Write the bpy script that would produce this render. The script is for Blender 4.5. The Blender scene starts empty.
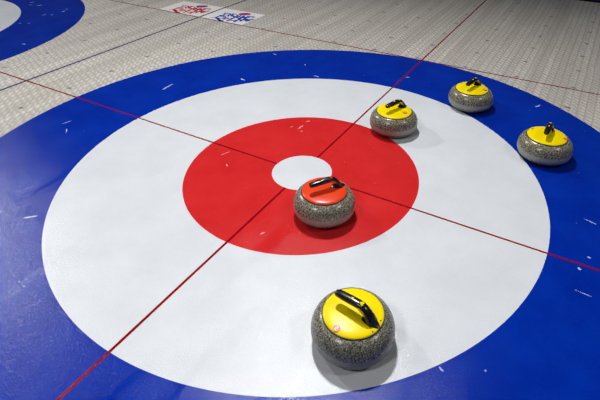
import bpy, bmesh, math, random
from mathutils import Vector, Matrix
S = bpy.context.scene
C = S.collection
random.seed(7)
PI = math.pi

# ---------------------------------------------------------------- camera
cam_data = bpy.data.cameras.new('camera')
cam = bpy.data.objects.new('camera', cam_data); C.objects.link(cam); S.camera = cam
yaw, pit, rol = -0.50806, 0.47023, 0.00361
cam.location = (1.19385, -1.83583, 1.50391)
fw = Vector((math.sin(yaw)*math.cos(pit), math.cos(yaw)*math.cos(pit), -math.sin(pit)))
r0 = Vector((math.cos(yaw), -math.sin(yaw), 0)); u0 = r0.cross(fw)
r1 = r0*math.cos(rol) + u0*math.sin(rol); u1 = -r0*math.sin(rol) + u0*math.cos(rol)
cam.rotation_euler = Matrix((r1, u1, -fw)).transposed().to_euler()
cam_data.sensor_width = 36; cam_data.lens = 498.18/600*36
cam_data.shift_x = -30.67/600; cam_data.shift_y = -94.13/600
cam_data.clip_start = 0.05

# ---------------------------------------------------------------- world, lamps, exposure
w = bpy.data.worlds.new('arena'); S.world = w; w.use_nodes = True
bg = w.node_tree.nodes['Background']; bg.inputs[0].default_value = (0.86, 0.92, 1.0, 1); bg.inputs[1].default_value = 0.12
def lamp(name, loc, aim, power, size, spread=110, col=(1, 0.985, 0.96)):
    l = bpy.data.lights.new(name, 'AREA'); l.shape = 'DISK'; l.size = size; l.energy = power; l.color = col; l.spread = math.radians(spread)
    o = bpy.data.objects.new(name, l); C.objects.link(o); o.location = loc
    o.rotation_euler = (Vector(aim) - Vector(loc)).to_track_quat('-Z', 'Y').to_euler()
    return o
lamp('hall_lamp', (-1.45, 2.0, 6.0), (0.3, -1.45, 0), 455, 0.6, 97)
lamp('hall_lamp', (-8.8, 1.35, 6.0), (-5.3, 1.5, 0), 680, 0.4, 118)
lamp('hall_lamp', (5.6, 1.0, 6.0), (2.4, -1.4, 0), 130, 0.7, 105)
lamp('hall_lamp', (-1.0, -5.0, 6.0), (0.4, -0.9, 0), 160, 1.0, 105)
S.view_settings.view_transform = 'Standard'; S.view_settings.look = 'None'
S.view_settings.gamma = 1; S.view_settings.use_curve_mapping = False
S.view_settings.exposure = -1.9

# ---------------------------------------------------------------- materials
class N:
    def __init__(s, name):
        s.m = bpy.data.materials.new(name); s.m.use_nodes = True; s.t = s.m.node_tree
        s.b = s.t.nodes['Principled BSDF']
    def n(s, kind, **kw):
        x = s.t.nodes.new(kind)
        for k, v in kw.items(): setattr(x, k, v)
        return x
    def put(s, sock, v):
        if hasattr(v, 'is_linked') or isinstance(v, bpy.types.NodeSocket): s.t.links.new(v, sock)
        else: sock.default_value = v
    def math(s, op, a, b=0.0, c=0.0):
        x = s.n('ShaderNodeMath', operation=op); s.put(x.inputs[0], a); s.put(x.inputs[1], b); s.put(x.inputs[2], c); return x.outputs[0]
    def xyz(s):
        tc = s.n('ShaderNodeTexCoord'); sp = s.n('ShaderNodeSeparateXYZ'); s.t.links.new(tc.outputs['Object'], sp.inputs[0]); return tc.outputs['Object'], sp.outputs
    def noise(s, vec, scale, detail=2, rough=0.5):
        x = s.n('ShaderNodeTexNoise'); s.put(x.inputs['Vector'], vec); x.inputs['Scale'].default_value = scale
        x.inputs['Detail'].default_value = detail; x.inputs['Roughness'].default_value = rough; return x.outputs['Fac']
    def ramp(s, fac, stops):
        x = s.n('ShaderNodeValToRGB'); s.put(x.inputs[0], fac); e = x.color_ramp.elements
        while len(e) < len(stops): e.new(0.5)
        for k, (p, c) in enumerate(stops):
            e[k].position = p; e[k].color = (c, c, c, 1) if isinstance(c, (int, float)) else (*c, 1)
        return x.outputs[0]
    def mix(s, fac, a, b):
        x = s.n('ShaderNodeMix', data_type='RGBA'); s.put(x.inputs[0], fac)
        for k, v in ((6, a), (7, b)):
            s.put(x.inputs[k], v if not isinstance(v, tuple) else (*v, 1))
        return x.outputs[2]
    def bump(s, h, strength, dist=0.002):
        x = s.n('ShaderNodeBump'); x.inputs['Strength'].default_value = strength; x.inputs['Distance'].default_value = dist
        s.put(x.inputs['Height'], h); s.t.links.new(x.outputs[0], s.b.inputs['Normal'])
def srgb(r, g, b):
    f = lambda c: (c/255/12.92) if c/255 <= 0.04045 else ((c/255+0.055)/1.055)**2.4
    return (f(r), f(g), f(b))
def plain(name, col, rough=0.4, spec=0.5, metal=0.0, coat=0.0):
    m = N(name); m.b.inputs['Base Color'].default_value = (*col, 1); m.b.inputs['Roughness'].default_value = rough
    m.b.inputs['Specular IOR Level'].default_value = spec; m.b.inputs['Metallic'].default_value = metal; m.b.inputs['Coat Weight'].default_value = coat
    return m.m
def painted_ice(name, col, col2, spec=0.15):
    m = N(name); vec, o = m.xyz()
    a = m.noise(vec, 3.5, 5, 0.65); b = m.noise(vec, 260, 3, 0.7)
    f = m.math('ADD', m.math('MULTIPLY', a, 0.6), m.math('MULTIPLY', b, 0.4))
    m.put(m.b.inputs['Base Color'], m.mix(m.ramp(f, [(0.38, 0.0), (0.62, 1.0)]), col, col2))
    # long scraped streaks in the ice surface are smoother than the pebble between them
    sc = m.n('ShaderNodeMapping'); m.t.links.new(vec, sc.inputs[0]); sc.inputs['Rotation'].default_value = (0, 0, 0.12); sc.inputs['Scale'].default_value = (9.0, 0.8, 1.0)
    st = m.ramp(m.noise(sc.outputs[0], 1.0, 4, 0.6), [(0.54, 0.0), (0.70, 1.0)])
    m.put(m.b.inputs['Roughness'], m.math('SUBTRACT', m.ramp(a, [(0.3, 0.13), (0.7, 0.19)]), m.math('MULTIPLY', st, 0.08)))
    m.b.inputs['Specular IOR Level'].default_value = spec
    peb = m.noise(vec, 200, 2, 0.6)
    m.bump(m.math('MULTIPLY', peb, m.math('SUBTRACT', 1.0, m.math('MULTIPLY', st, 0.5))), 0.38, 0.003)
    return m.m
M = {}
M['blue'] = painted_ice('blue_ice_paint', srgb(0, 34, 142), srgb(2, 46, 158))
M['white'] = painted_ice('white_ice_paint', srgb(198, 203, 210), srgb(208, 212, 218))
M['red'] = painted_ice('red_ice_paint', srgb(188, 32, 34), srgb(200, 42, 44))
M['line_red'] = painted_ice('dark_red_line_paint', srgb(118, 4, 16), srgb(142, 8, 22))
M['line_blue'] = painted_ice('navy_line_paint', srgb(40, 48, 92), srgb(62, 70, 112))
M['scuff'] = plain('white_scuffed_frost', srgb(172, 182, 220), 0.6)
M['scuff_red'] = plain('pink_scuffed_frost', srgb(226, 140, 136), 0.6)
M['scuff_white'] = plain('pale_scuffed_frost', srgb(222, 224, 228), 0.6)

def floor_material():
    m = N('woven_ribbed_ice_floor'); vec, o = m.xyz(); x, y = o[0], o[1]
    wob = m.math('MULTIPLY', m.math('SUBTRACT', m.noise(vec, 1.3, 2), 0.5), 0.02)
    u = m.math('DIVIDE', m.math('ADD', x, wob), 0.0500)
    fu = m.math('FRACT', u); row = m.math('FLOOR', u)
    # thin pale seam line and a darker one beside it between two ribs
    d = m.math('ABSOLUTE', m.math('SUBTRACT', fu, 0.5))
    seam = m.ramp(d, [(0.40, 0.0), (0.47, 1.0)])
    edge = m.ramp(m.math('ABSOLUTE', m.math('SUBTRACT', fu, 0.86)), [(0.0, 1.0), (0.09, 0.0)])
    ph = m.math('ADD', m.math('MULTIPLY', fu, 0.85), m.math('MULTIPLY', m.math('FRACT', m.math('MULTIPLY', row, 0.37)), 1.0))
    v = m.math('ADD', m.math('DIVIDE', y, 0.047), ph)
    wv = m.math('SINE', m.math('ADD', m.math('MULTIPLY', v, 2*PI), m.math('MULTIPLY', m.noise(vec, 11, 3, 0.65), 11.0)))
    bumpy = m.math('MULTIPLY', m.math('ADD', m.math('MULTIPLY', wv, 0.5), 0.5), m.math('SUBTRACT', 1.0, seam))
    broad = m.noise(vec, 0.9, 3)
    fine = m.noise(vec, 60, 3, 0.7)
    c = m.mix(m.math('MULTIPLY', bumpy, 1.0), srgb(176, 173, 168), srgb(217, 214, 209))
    c = m.mix(m.math('MULTIPLY', seam, 0.5), c, srgb(202, 194, 184))
    c = m.mix(m.math('MULTIPLY', edge, 0.6), c, srgb(122, 116, 110))
    c = m.mix(m.math('MULTIPLY', m.ramp(fine, [(0.35, 1.0), (0.6, 0.0)]), 0.25), c, srgb(135, 130, 124))
    c = m.mix(m.math('MULTIPLY', m.ramp(broad, [(0.35, 1.0), (0.65, 0.0)]), 0.2), c, srgb(150, 142, 130))
    sc = m.n('ShaderNodeMapping'); m.t.links.new(vec, sc.inputs[0]); sc.inputs['Scale'].default_value = (9.0, 0.35, 1.0)
    c = m.mix(m.math('MULTIPLY', m.ramp(m.noise(sc.outputs[0], 1.0, 3, 0.6), [(0.42, 1.0), (0.60, 0.0)]), 0.35), c, srgb(140, 134, 126))
    # small blue-grey fixings in a regular grid below the ice
    gx = m.math('SUBTRACT', m.math('FRACT', m.math('DIVIDE', m.math('ADD', x, 0.043+0.196), 0.392)), 0.5)
    gy = m.math('SUBTRACT', m.math('FRACT', m.math('DIVIDE', m.math('ADD', y, -0.073+0.179), 0.358)), 0.5)
    gx = m.math('MULTIPLY', gx, 0.392); gy = m.math('MULTIPLY', gy, 0.358)
    wob2 = m.math('MULTIPLY', m.math('SUBTRACT', m.noise(vec, 45, 2), 0.5), 0.022)
    rr = m.math('SQRT', m.math('ADD', m.math('POWER', m.math('MULTIPLY', gx, 0.62), 2.0), m.math('POWER', gy, 2.0)))
    dot = m.ramp(m.math('ADD', rr, wob2), [(0.009, 1.0), (0.016, 0.0)])
    c = m.mix(m.math('MULTIPLY', dot, 0.8), c, srgb(78, 92, 112))
    m.put(m.b.inputs['Base Color'], c)
    m.b.inputs['Roughness'].default_value = 0.55; m.b.inputs['Specular IOR Level'].default_value = 0.3
    m.bump(bumpy, 0.35, 0.004)
    return m.m
M['floor'] = floor_material()

def granite(name, lo, hi, band, grain=1.0):
    m = N(name); vec, o = m.xyz(); z = o[2]
    a = m.noise(vec, 190*grain, 3, 0.75); b = m.noise(vec, 420*grain, 2, 0.7)
    f = m.math('ADD', m.math('MULTIPLY', a, 0.65), m.math('MULTIPLY', b, 0.35))
    sp = m.ramp(f, [(0.40, 0.0), (0.50, 0.28), (0.61, 1.0)])
    c = m.mix(sp, lo, hi)
    # matt striking band round the widest part
    bd = m.ramp(m.math('ABSOLUTE', m.math('SUBTRACT', z, 0.050)), [(0.011, 1.0), (0.018, 0.0)])
    c2 = m.mix(m.math('MULTIPLY', sp, 0.5), tuple(k*0.85 for k in band), tuple(min(1, k*1.15) for k in band))
    c = m.mix(m.math('MULTIPLY', bd, 0.75), c, c2)
    m.put(m.b.inputs['Base Color'], c)
    m.put(m.b.inputs['Roughness'], m.math('ADD', m.math('MULTIPLY', bd, 0.22), 0.25))
    m.b.inputs['Specular IOR Level'].default_value = 0.5
    return m.m
M['granite'] = granite('speckled_granite', srgb(30, 30, 28), srgb(176, 173, 156), srgb(140, 141, 143))
M['granite_far_lit'] = granite('far_lit_speckled_granite', srgb(52, 50, 44), srgb(184, 178, 157), srgb(172, 172, 171), 0.74)  # same granite, with the farther stones' stronger light and ice sheen in its colours
M['yellow'] = plain('yellow_plastic', srgb(238, 214, 0), 0.27, 0.14)
M['orange'] = plain('orange_red_plastic', srgb(226, 62, 24), 0.27, 0.25)
M['black'] = plain('black_plastic', srgb(20, 20, 22), 0.25, 0.5)
M['rubber'] = plain('black_gasket', srgb(24, 23, 22), 0.5, 0.4)
M['steel'] = plain('brushed_steel', srgb(180, 180, 182), 0.3, metal=1.0)
M['badge_red'] = plain('red_badge_print', srgb(214, 52, 40), 0.4)
M['badge_white'] = plain('white_badge_print', srgb(238, 226, 214), 0.4)
M['sheet'] = plain('white_printed_sheet', srgb(226, 226, 226), 0.5, 0.3)
M['print_red'] = plain('red_print', srgb(188, 44, 44), 0.5, 0.3)
M['print_blue'] = plain('blue_print', srgb(44, 60, 168), 0.5, 0.3)
M['foam_blue'] = plain('blue_barrier_vinyl', srgb(0, 40, 150), 0.45)
M['barrier_black'] = plain('black_barrier_rubber', srgb(10, 10, 11), 0.8, 0.2)

# ---------------------------------------------------------------- helpers
def obj(name, bm, mats, parent=None, smooth=False, loc=(0, 0, 0)):
    me = bpy.data.meshes.new(name); bm.normal_update(); bm.to_mesh(me); bm.free()
    for k in (mats if isinstance(mats, list) else [mats]): me.materials.append(M[k])
    if smooth:
        for p in me.polygons: p.use_smooth = True
        me.set_sharp_from_angle(angle=math.radians(38))
    o = bpy.data.objects.new(name, me); C.objects.link(o); o.location = loc
    if parent: o.parent = parent
    return o
def tag(o, label=None, cat=None, group=None, kind=None):
    for k, v in (('label', label), ('category', cat), ('group', group), ('kind', kind)):
        if v: o[k] = v
def empty(name, loc, rz=0):
    o = bpy.data.objects.new(name, None); C.objects.link(o); o.location = loc; o.rotation_euler = (0, 0, rz); o.empty_display_size = 0.1; return o
def box(bm, x0, x1, y0, y1, z0, z1, mi=0):
    v = [bm.verts.new((x, y, z)) for z in (z0, z1) for y in (y0, y1) for x in (x0, x1)]
    for q in ((0, 2, 3, 1), (4, 5, 7, 6), (0, 1, 5, 4), (1, 3, 7, 5), (3, 2, 6, 7), (2, 0, 4, 6)):
        bm.faces.new([v[k] for k in q]).material_index = mi
def prism(bm, pts, z0, z1, mi=0):
    a = [bm.verts.new((x, y, z0)) for x, y in pts]; b = [bm.verts.new((x, y, z1)) for x, y in pts]; n = len(pts)
    bm.faces.new(b).material_index = mi; bm.faces.new(a[::-1]).material_index = mi
    for k in range(n): bm.faces.new((a[k], a[(k+1) % n], b[(k+1) % n], b[k])).material_index = mi
def lathe(bm, prof, n=96, mi=0, cx=0, cy=0):
    rings = []
    for r, z in prof:
        rings.append([bm.verts.new((cx, cy, z))] if r < 1e-6 else [bm.verts.new((cx+r*math.cos(2*PI*k/n), cy+r*math.sin(2*PI*k/n), z)) for k in range(n)])
    for a, b in zip(rings, rings[1:]):
        for k in range(n):
            j = (k+1) % n
            if len(a) == 1 and len(b) == 1: continue
            if len(a) == 1: f = bm.faces.new((a[0], b[j], b[k]))
            elif len(b) == 1: f = bm.faces.new((a[k], a[j], b[0]))
            else: f = bm.faces.new((a[k], a[j], b[j], b[k]))
            f.material_index = mi
def annulus(bm, r0, r1, z, mi=0, n=256):
    prof = [(r1, 0.0), (r1, z), (r0, z), (r0, 0.0)] if r0 > 0 else [(r1, 0.0), (r1, z), (0, z)]
    lathe(bm, prof, n, mi)
def streak(bm, x0, y0, x1, y1, wd, z, mi):
    # a ragged chip or scrape: an irregular flat sliver
    mx, my = (x0+x1)/2, (y0+y1)/2; x0, x1, y0, y1 = (c_+(q-c_)*0.68 for q, c_ in ((x0, mx), (x1, mx), (y0, my), (y1, my)))
    L = math.hypot(x1-x0, y1-y0) or 1e-4; dx, dy = (x1-x0)/L, (y1-y0)/L; n = 7; a = []; b = []
    for k in range(n+1):
        t = k/n; h = wd*0.5*(math.sin(PI*min(max(t, .06), .94))**0.5)*random.uniform(.45, 1.1)
        px, py = x0+(x1-x0)*t, y0+(y1-y0)*t; s = random.uniform(-.15, .15)*wd
        a.append((px-dy*(h+s), py+dx*(h+s))); b.append((px+dy*(h-s), py-dx*(h-s)))
    prism(bm, b + a[::-1], z, z+0.0003, mi)
def stroke(bm, pts, wd, z, mi=0):
    for (x0, y0), (x1, y1) in zip(pts, pts[1:]):
        L = math.hypot(x1-x0, y1-y0) or 1e-4; ex, ey = (x1-x0)/L*wd*.35, (y1-y0)/L*wd*.35; nx, ny = -(y1-y0)/L*wd/2, (x1-x0)/L*wd/2
        prism(bm, [(x0-ex+nx, y0-ey+ny), (x0-ex-nx, y0-ey-ny), (x1+ex-nx, y1+ey-ny), (x1+ex+nx, y1+ey+ny)], z, z+0.0004, mi)

# ---------------------------------------------------------------- floor
bm = bmesh.new(); box(bm, -8.0, 6.0, -5.0, 6.0, -0.05, 0.0)
tag(obj('floor', bm, 'floor'), kind='structure')

# ---------------------------------------------------------------- houses (the painted targets)
MARKS = [(-1.407, 0.357, -1.415, 0.51, 0.0215),
 (-1.054, 0.809, -0.987, 0.795, 0.0185),
 (-1.147, 1.353, -1.077, 1.34, 0.0125),
 (-0.609, 1.126, -0.544, 1.12, 0.0151),
 (-0.785, 1.279, -0.76, 1.269, 0.0119),
 (0.004, 1.432, 0.05, 1.458, 0.015),
 (0.94, 1.395, 0.975, 1.457, 0.0201),
 (-1.5, -0.305, -1.44, -0.355, 0.0072),
 (1.321, 0.325, 1.398, 0.301, 0.0092),
 (1.363, 0.062, 1.386, 0.058, 0.0105),
 (1.338, -0.02, 1.351, -0.038, 0.0163),
 (1.324, -0.155, 1.416, -0.164, 0.0038),
 (-0.927, -0.955, -0.866, -0.893, 0.0138),
 (0.983, -0.725, 1.008, -0.739, 0.0098),
 (1.118, -0.665, 1.128, -0.667, 0.0098),
 (-0.266, 0.366, -0.262, 0.44, 0.0153),
 (-0.277, 0.475, -0.251, 0.505, 0.0125),
 (-0.243, 0.364, -0.221, 0.363, 0.0073),
 (-0.485, -0.093, -0.456, -0.017, 0.0089),
 (-0.4, -0.136, -0.371, -0.154, 0.0108),
 (0.093, -0.504, 0.108, -0.472, 0.0133),
 (-0.316, 0.365, -0.309, 0.398, 0.0061),
 (-0.668, -0.448, -0.612, -0.364, 0.0062),
 (-1.863, 0.49, -1.752, 0.487, 0.0061),
 (-1.572, -0.303, -1.554, -0.218, 0.0062),
  (-4.221, 1.263, -4.193, 1.325, 0.0152),
 (-4.335, 1.244, -4.287, 1.271, 0.0109),
 (-3.761, 1.24, -3.782, 1.314, 0.0126),
 (-3.826, 1.333, -3.815, 1.361, 0.0106),
 (-3.841, 1.07, -3.821, 1.123, 0.0123),
 (-3.752, 1.121, -3.767, 1.153, 0.0123),
 (-3.708, 0.836, -3.689, 0.865, 0.0117),
 (-3.784, 0.792, -3.756, 0.816, 0.0098),
 (-3.183, 0.459, -3.141, 0.469, 0.0157),
 (-4.419, 1.309, -4.385, 1.357, 0.0111)]
def house(cx, cy, label, main):
    root = empty('curling_house', (cx, cy, 0)); tag(root, label, 'curling target', 'painted curling houses')
    R = (0.158, 0.61, 1.219, 1.829)
    bms = {}
    for nm, a, b in (('blue_ring', R[2], R[3]), ('white_ring', R[1], R[2]), ('red_ring', R[0], R[1]), ('button', 0, R[0])):
        bms[nm] = bmesh.new(); annulus(bms[nm], a, b, 0.0015)
    for x0, y0, x1, y1, wd in MARKS:
        mx, my = (x0+x1)/2, (y0+y1)/2
        if (mx < -2.4) == main: continue
        r = math.hypot(mx-cx, my-cy)
        nm = 'blue_ring' if r > R[2] else 'white_ring' if r > R[1] else 'red_ring'
        streak(bms[nm], x0-cx, y0-cy, x1-cx, y1-cy, wd*0.85, 0.0015, 1)
    if main:   # fine specks of frost and wear
        for k in range(70):
            a = random.uniform(0, 2*PI); r = random.uniform(0.2, 1.8)
            nm = 'blue_ring' if r > R[2] else 'white_ring' if r > R[1] else 'red_ring'
            if min(abs(r-q) for q in R) < 0.02: continue
            x, y = r*math.cos(a), r*math.sin(a); b = random.uniform(0, PI); l = random.uniform(.002, .006)
            streak(bms[nm], x, y, x+l*math.cos(b), y+l*math.sin(b), 0.003, 0.0015, 1)
    obj('blue_ring', bms['blue_ring'], ['blue', 'scuff'], root)
    obj('white_ring', bms['white_ring'], ['white', 'scuff_white'], root)
    obj('red_ring', bms['red_ring'], ['red', 'scuff_red'], root)
    obj('button', bms['button'], 'white', root)
    return root
house(0, 0, 'large blue, white and red ringed curling target that the stones stand on', True)
house(-4.77, 0, 'partly seen blue and white curling target in the corner, without stones', False)

# ---------------------------------------------------------------- lines
Z0, Z1 = 0.0015, 0.0021
def line(name, segs, mat, label):
    bm = bmesh.new()
    for s in segs: box(bm, *s, 0.0, Z1 if mat == 'line_red' else Z1-0.0002)
    o = obj(name, bm, mat); tag(o, label, 'floor line'); return o
hw = 0.0058
line('centre_line', [(-hw, hw, 0.158, 4.43), (-hw, hw, -3.5, -0.158)], 'line_red', 'dark red line up the sheet through the button, under the rear stones')
line('tee_line', [(-4.60, -0.158, -0.005, 0.005), (0.158, 3.2, -0.005, 0.005)], 'line_red', 'dark red line running across both targets at button level')
line('back_line', [(-6.5, 3.2, 1.829-0.0045, 1.829+0.0045)], 'line_red', 'thin red line touching the far edge of the ringed targets')
line('sheet_divider_line', [(-2.400, -2.384, -4.5, -0.005), (-2.400, -2.384, 0.005, 1.8245), (-2.400, -2.384, 1.8335, 4.43)], 'line_blue', 'dark navy line between the two sheets of ice, crossing past the printed notices')

# ---------------------------------------------------------------- printed notices lying at the divider
STROKES = [([(-2.272, 1.882), (-2.232, 1.924)], 0.5),
 ([(-2.24, 1.908), (-2.19, 1.883), (-2.133, 1.848), (-2.101, 1.851)], 1.3),
 ([(-2.234, 1.934), (-2.24, 1.986), (-2.205, 1.998)], 1),
 ([(-2.241, 2.033), (-2.249, 2.073), (-2.198, 2.082), (-2.158, 2.057)], 0.8),
 ([(-2.059, 1.875), (-2.067, 1.961), (-2.07, 2.029)], 1.1),
 ([(-2.145, 2.04), (-2.063, 2.017), (-1.995, 1.995)], 1.1),
 ([(-1.978, 1.881), (-1.991, 1.982), (-2.018, 2.09)], 1.1),
 ([(-2.08, 2.054), (-2.003, 2.036), (-1.952, 2.05)], 1),
 ([(-1.942, 1.928), (-1.947, 1.999), (-1.968, 2.102)], 1.1),
 ([(-1.954, 2.018), (-1.888, 1.966), (-1.886, 2.012), (-1.868, 2.045)], 1.1),
 ([(-1.922, 1.999), (-1.887, 1.981)], 2.2),
 ([(-1.951, 2.097), (-1.922, 2.129)], 0.8),
 ([(-2.119, 2.016), (-2.161, 2.095), (-2.128, 2.098)], 0.8),
 ([(-2.102, 2.081), (-2.054, 2.053), (-2.058, 2.098)], 0.7),
 ([(-2.165, 1.928), (-2.148, 1.953), (-2.106, 1.954)], 0.7),
 ([(-2.189, 2.039), (-2.145, 2.001)], 0.7)]
def notice(x0, x1, dx, ink, ring, core, label):
    extra = [([(-2.215, 1.965), (-2.165, 1.975)], 0.8), ([(-2.19, 1.90), (-2.14, 1.93)], 0.8), ([(-2.03, 1.90), (-1.995, 1.93)], 0.9), ([(-2.13, 1.90), (-2.10, 1.94)], 0.9), ([(-2.0, 2.06), (-1.93, 2.07)], 0.7), ([(-2.22, 2.02), (-2.17, 2.05)], 0.7), ([(-1.905, 2.075), (-1.885, 2.10)], 0.7), ([(-1.99, 1.96), (-1.95, 1.97)], 0.8)]
    ox, oy = (x0+x1)/2, 2.035
    root = empty('printed_notice', (ox, oy, 0)); tag(root, label, 'printed sign', 'printed notices at the divider line')
    bm = bmesh.new(); prism(bm, [(x0-ox, 1.838-oy), (x1-ox, 1.842-oy), (x1-ox, 2.232-oy), (x0-ox, 2.216-oy)], 0.0, 0.0015); obj('sheet', bm, 'sheet', root)
    bm = bmesh.new()
    for k, (pts, wd) in enumerate(STROKES + extra): stroke(bm, [(x+dx-ox, y-oy) for x, y in pts], 0.024*wd, 0.0015+0.00002*k)
    obj('lettering', bm, ink, root)
    bm = bmesh.new(); cx, cy = -2.052+dx-ox, 2.146-oy; n = 28
    e = lambda a, b: [(cx+a*math.cos(t)*.87-b*math.sin(t)*.5, cy+a*math.cos(t)*.5+b*math.sin(t)*.87) for t in (2*PI*k/n for k in range(n))]
    prism(bm, e(0.066, 0.040), 0.0015, 0.0023, 0); prism(bm, e(0.036, 0.024), 0.0015, 0.0026, 1); prism(bm, e(0.012, 0.012), 0.0015, 0.0029, 0)
    obj('crest', bm, [ring, core], root)
notice(-2.965, -2.405, -0.585, 'print_red', 'print_blue', 'print_red', 'flat white printed notice with red lettering, left of the navy line')
notice(-2.380, -1.848, 0.0, 'print_blue', 'print_red', 'print_blue', 'flat white printed notice with blue lettering, right of the navy line')

# ---------------------------------------------------------------- barrier behind the sheet
root = empty('end_barrier', (-1.0, 4.55, 0)); tag(root, 'long low blue barrier with a black foot at the far dark end of the ice', 'barrier')
bm = bmesh.new(); box(bm, -7, 7, -0.06, 0.12, 0, 0.022); obj('foot', bm, 'barrier_black', root)
bm = bmesh.new(); box(bm, -7, 7, -0.08, 0.12, 0.022, 0.28); bmesh.ops.bevel(bm, geom=bm.edges[:], offset=0.015, segments=3, affect='EDGES'); obj('padded_panel', bm, 'foam_blue', root)

# ---------------------------------------------------------------- curling stones
BODY = [(0, 0.004), (0.070, 0.004), (0.076, 0.0), (0.088, 0.0), (0.102, 0.0025), (0.114, 0.0065), (0.125, 0.0125), (0.1335, 0.021), (0.1390, 0.031), (0.1422, 0.042),
        (0.1436, 0.052), (0.1438, 0.060), (0.1432, 0.070), (0.1410, 0.081), (0.1365, 0.093), (0.130, 0.104), (0.1215, 0.1135), (0.112, 0.1205), (0.104, 0.1240), (0.098, 0.125), (0, 0.125)]
GASKET = [(0.094, 0.1225), (0.1055, 0.1225), (0.1062, 0.1245), (0.1050, 0.1265), (0.094, 0.1265)]
CAP = [(0.0, 0.125), (0.1005, 0.125), (0.1028, 0.1262), (0.1030, 0.1280), (0.1015, 0.1300), (0.095, 0.1320), (0.082, 0.1342), (0.062, 0.1358), (0.040, 0.1370), (0.015, 0.1375), (0, 0.1375)]
def cap_z(r):
    for (a, za), (b, zb) in zip(CAP[4:], CAP[5:]):
        if b <= r <= a: return zb + (za-zb)*(r-b)/(a-b)
    return 0.1300
def loft(bm, secs, n=16, mi=0, sq=2.6):
    # secs: (s, z, half width, half thickness, direction angle in the s-z plane)
    rings = []
    for s, z, hw_, ht, ang in secs:
        nx, nz = -math.sin(ang), math.cos(ang); R = []
        for k in range(n):
            t = 2*PI*k/n; c_, s_ = math.cos(t), math.sin(t)
            cu = math.copysign(abs(c_)**(2/sq), c_)*hw_; su = math.copysign(abs(s_)**(2/sq), s_)*ht
            R.append(bm.verts.new((s+nx*su, cu, z+nz*su)))
        rings.append(R)
    for a, b in zip(rings, rings[1:]):
        for k in range(n): bm.faces.new((a[k], a[(k+1) % n], b[(k+1) % n], b[k])).material_index = mi
    bm.faces.new(rings[0][::-1]).material_index = mi; bm.faces.new(rings[-1]).material_index = mi
def handle_mesh():
    bm = bmesh.new()
    loft(bm, [(-0.077, 0.1710, 0.006, 0.004, 0.05), (-0.075, 0.1712, 0.0115, 0.0080, 0.05), (-0.068, 0.1716, 0.0152, 0.0102, 0.05), (-0.045, 0.1732, 0.0165, 0.0112, 0.05),
              (-0.010, 0.1755, 0.0168, 0.0118, 0.04), (0.016, 0.1765, 0.0165, 0.0122, -0.05), (0.032, 0.1745, 0.0162, 0.0128, -0.35), (0.043, 0.1685, 0.0162, 0.0132, -0.75),
              (0.051, 0.1590, 0.0175, 0.0135, -0.98), (0.060, 0.1480, 0.0205, 0.0135, -0.95), (0.070, 0.1385, 0.0225, 0.0115, -0.75), (0.077, 0.1335, 0.0225, 0.006, -0.6)])
    loft(bm, [(0.034, 0.1355, 0.012, 0.0015, 0), (0.040, 0.1370, 0.0175, 0.0045, 0), (0.056, 0.1380, 0.0225, 0.0065, 0), (0.072, 0.1368, 0.0215, 0.0065, 0), (0.086, 0.1335, 0.0150, 0.0050, 0), (0.096, 0.1320, 0.0075, 0.0030, 0), (0.100, 0.1315, 0.002, 0.001, 0)])
    for v in bm.verts: v.co.x += 0.004; v.co.y *= 0.93; v.co.z += 0.005 if v.co.z > 0.15 else 0.0
    bmesh.ops.recalc_face_normals(bm, faces=bm.faces[:])
    return bm
def inlay_meshes():
    out = []
    bm = bmesh.new()   # coloured inlay along the back of the neck
    loft(bm, [(0.022, 0.1884, 0.003, 0.0012, -0.12), (0.030, 0.1868, 0.0090, 0.0018, -0.33), (0.043, 0.1790, 0.0105, 0.0022, -0.62), (0.056, 0.1690, 0.0100, 0.0022, -0.95), (0.063, 0.160, 0.003, 0.0012, -0.95)], 12)
    out.append(('handle_inlay', bm))
    for y in (-0.0152, 0.0152):   # and a small one on each flank of the bend
        bm = bmesh.new()
        loft(bm, [(0.020, 0.1735, 0.001, 0.001, -0.2), (0.026, 0.1730, 0.0022, 0.0045, -0.3), (0.038, 0.1665, 0.0030, 0.0062, -0.75), (0.046, 0.1580, 0.0034, 0.0045, -0.95), (0.049, 0.1530, 0.002, 0.001, -0.95)], 12)
        for v in bm.verts: v.co.y += y
        out.append(('side_inlay', bm))
    bm = bmesh.new()
    loft(bm, [(-0.014, 0.1868, 0.0025, 0.001, 0.03), (-0.010, 0.1873, 0.0038, 0.0012, 0.03), (-0.004, 0.1878, 0.0025, 0.001, 0.0)], 10)
    out.append(('grip_button', bm))
    for n, b in out:
        for v in b.verts: v.co.x += 0.004; v.co.y *= 0.95; v.co.z += 0.005
        bmesh.ops.recalc_face_normals(b, faces=b.faces[:])
    return out
def badge_mesh(r):
    bm = bmesh.new(); lathe(bm, [(0, 0), (r, 0), (r, 0.0020), (0, 0.0020)], 24, 0)
    # white device on the red badge: a small cross of bars and an arc
    for a in (-0.5, 0.0, 0.5):
        x = a*r; stroke(bm, [(x-0.12*r, -0.45*r), (x+0.12*r, 0.40*r)], r*0.12, 0.0020, 1)
    stroke(bm, [(-0.6*r, 0.05*r), (0.6*r, -0.05*r)], r*0.12, 0.00205, 1)
    return bm
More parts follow.
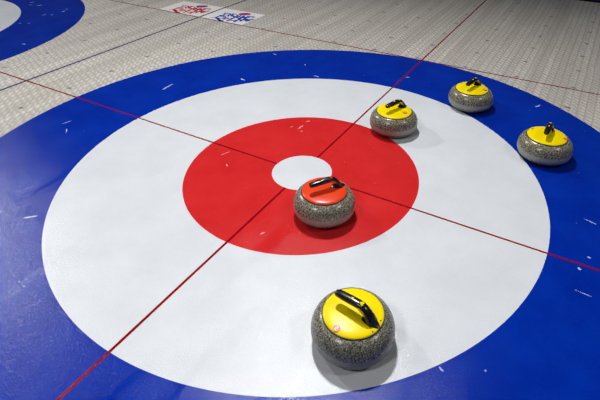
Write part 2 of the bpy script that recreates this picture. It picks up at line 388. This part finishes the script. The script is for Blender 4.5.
def make_stone(cap, gran):
    root = empty('curling_stone', (0, 0, 0))
    bm = bmesh.new(); lathe(bm, BODY, 112); bmesh.ops.recalc_face_normals(bm, faces=bm.faces[:]); obj('granite_body', bm, gran, root, True)
    bm = bmesh.new(); lathe(bm, GASKET, 96); bmesh.ops.recalc_face_normals(bm, faces=bm.faces[:]); obj('gasket', bm, 'rubber', root, True)
    bm = bmesh.new(); lathe(bm, CAP, 96); bmesh.ops.recalc_face_normals(bm, faces=bm.faces[:]); obj('cap', bm, cap, root, True)
    h = obj('handle', handle_mesh(), 'black', root, True)
    for nm, q in inlay_meshes(): obj(nm, q, cap, h, True)
    return root
def detail(root, name, mesh_fn, mats, ang, r, label=None):
    # ang is in world terms; the stone root is turned, so take its turn off
    a = ang - root.rotation_euler.z
    o = obj(name, mesh_fn(), mats, root, True, (r*math.cos(a), r*math.sin(a), cap_z(r)-0.0004))
    o.rotation_euler = (0, 0.13 if r > 0.082 else 0.06, a)
    if label: o['label'] = label
    return o
def screw_mesh(r=0.0028):
    def f():
        bm = bmesh.new(); lathe(bm, [(0, 0), (r, 0), (r, 0.0008), (r*.7, 0.0012), (0, 0.0012)], 16); return bm
    return f
def children_of(o): return [c for c in bpy.data.objects if c.parent == o]
def copy_tree(o, parent=None):
    c = o.copy(); C.objects.link(c); c.parent = parent
    for ch in children_of(o): copy_tree(ch, c)
    return c
Y = make_stone('yellow', 'granite')
Y2 = copy_tree(Y); Y3 = copy_tree(Y); Y4 = copy_tree(Y)
RD = make_stone('orange', 'granite')
for o in (Y2, Y3, Y4, RD):
    for ch in children_of(o):
        if ch.name.startswith('granite_body'):
            ch.material_slots[0].link = 'OBJECT'; ch.material_slots[0].material = M['granite_far_lit']
G = 'curling stones standing in the house'
D = math.radians
spots = [
 (RD, 0.2690, -0.2311, 54, 'orange-capped granite curling stone beside the white button', []),
 (Y, 0.6906, -0.7702, 352, 'largest, nearest yellow-capped curling stone, alone on the near part of the white ring', [('b', -101, .088), ('k', 7, .095), ('k', -24, .097)]),
 (Y2, 0.2404, 0.6593, 68, 'yellow-capped curling stone straddling the edge of the red ring', [('b', -7, .071)]),
 (Y3, 0.5604, 1.2058, 74, 'smallest-looking yellow-capped curling stone, farthest from the viewer, on the blue ring', [('b', 2, .081), ('s', 153, .092)]),
 (Y4, 1.0820, 0.7960, 87, 'rightmost yellow-capped curling stone, its handle pointing at the viewer', [('b', 2, .092), ('s', 160, .086)])]
for o, x, y, rz, lab, det in spots:
    o.location = (x, y, 0.0015); o.rotation_euler = (0, 0, D(rz)); tag(o, lab, 'curling stone', G)
    for kind, a, r in det:
        if kind == 'b': detail(o, 'badge', lambda: badge_mesh(0.0125), ['badge_red', 'badge_white'], D(a), r, 'round red and white badge')
        elif kind == 'k': detail(o, 'screw', screw_mesh(), 'rubber', D(a), r)
        else: detail(o, 'screw', screw_mesh(0.006), 'steel', D(a), r, 'round silver screw head')
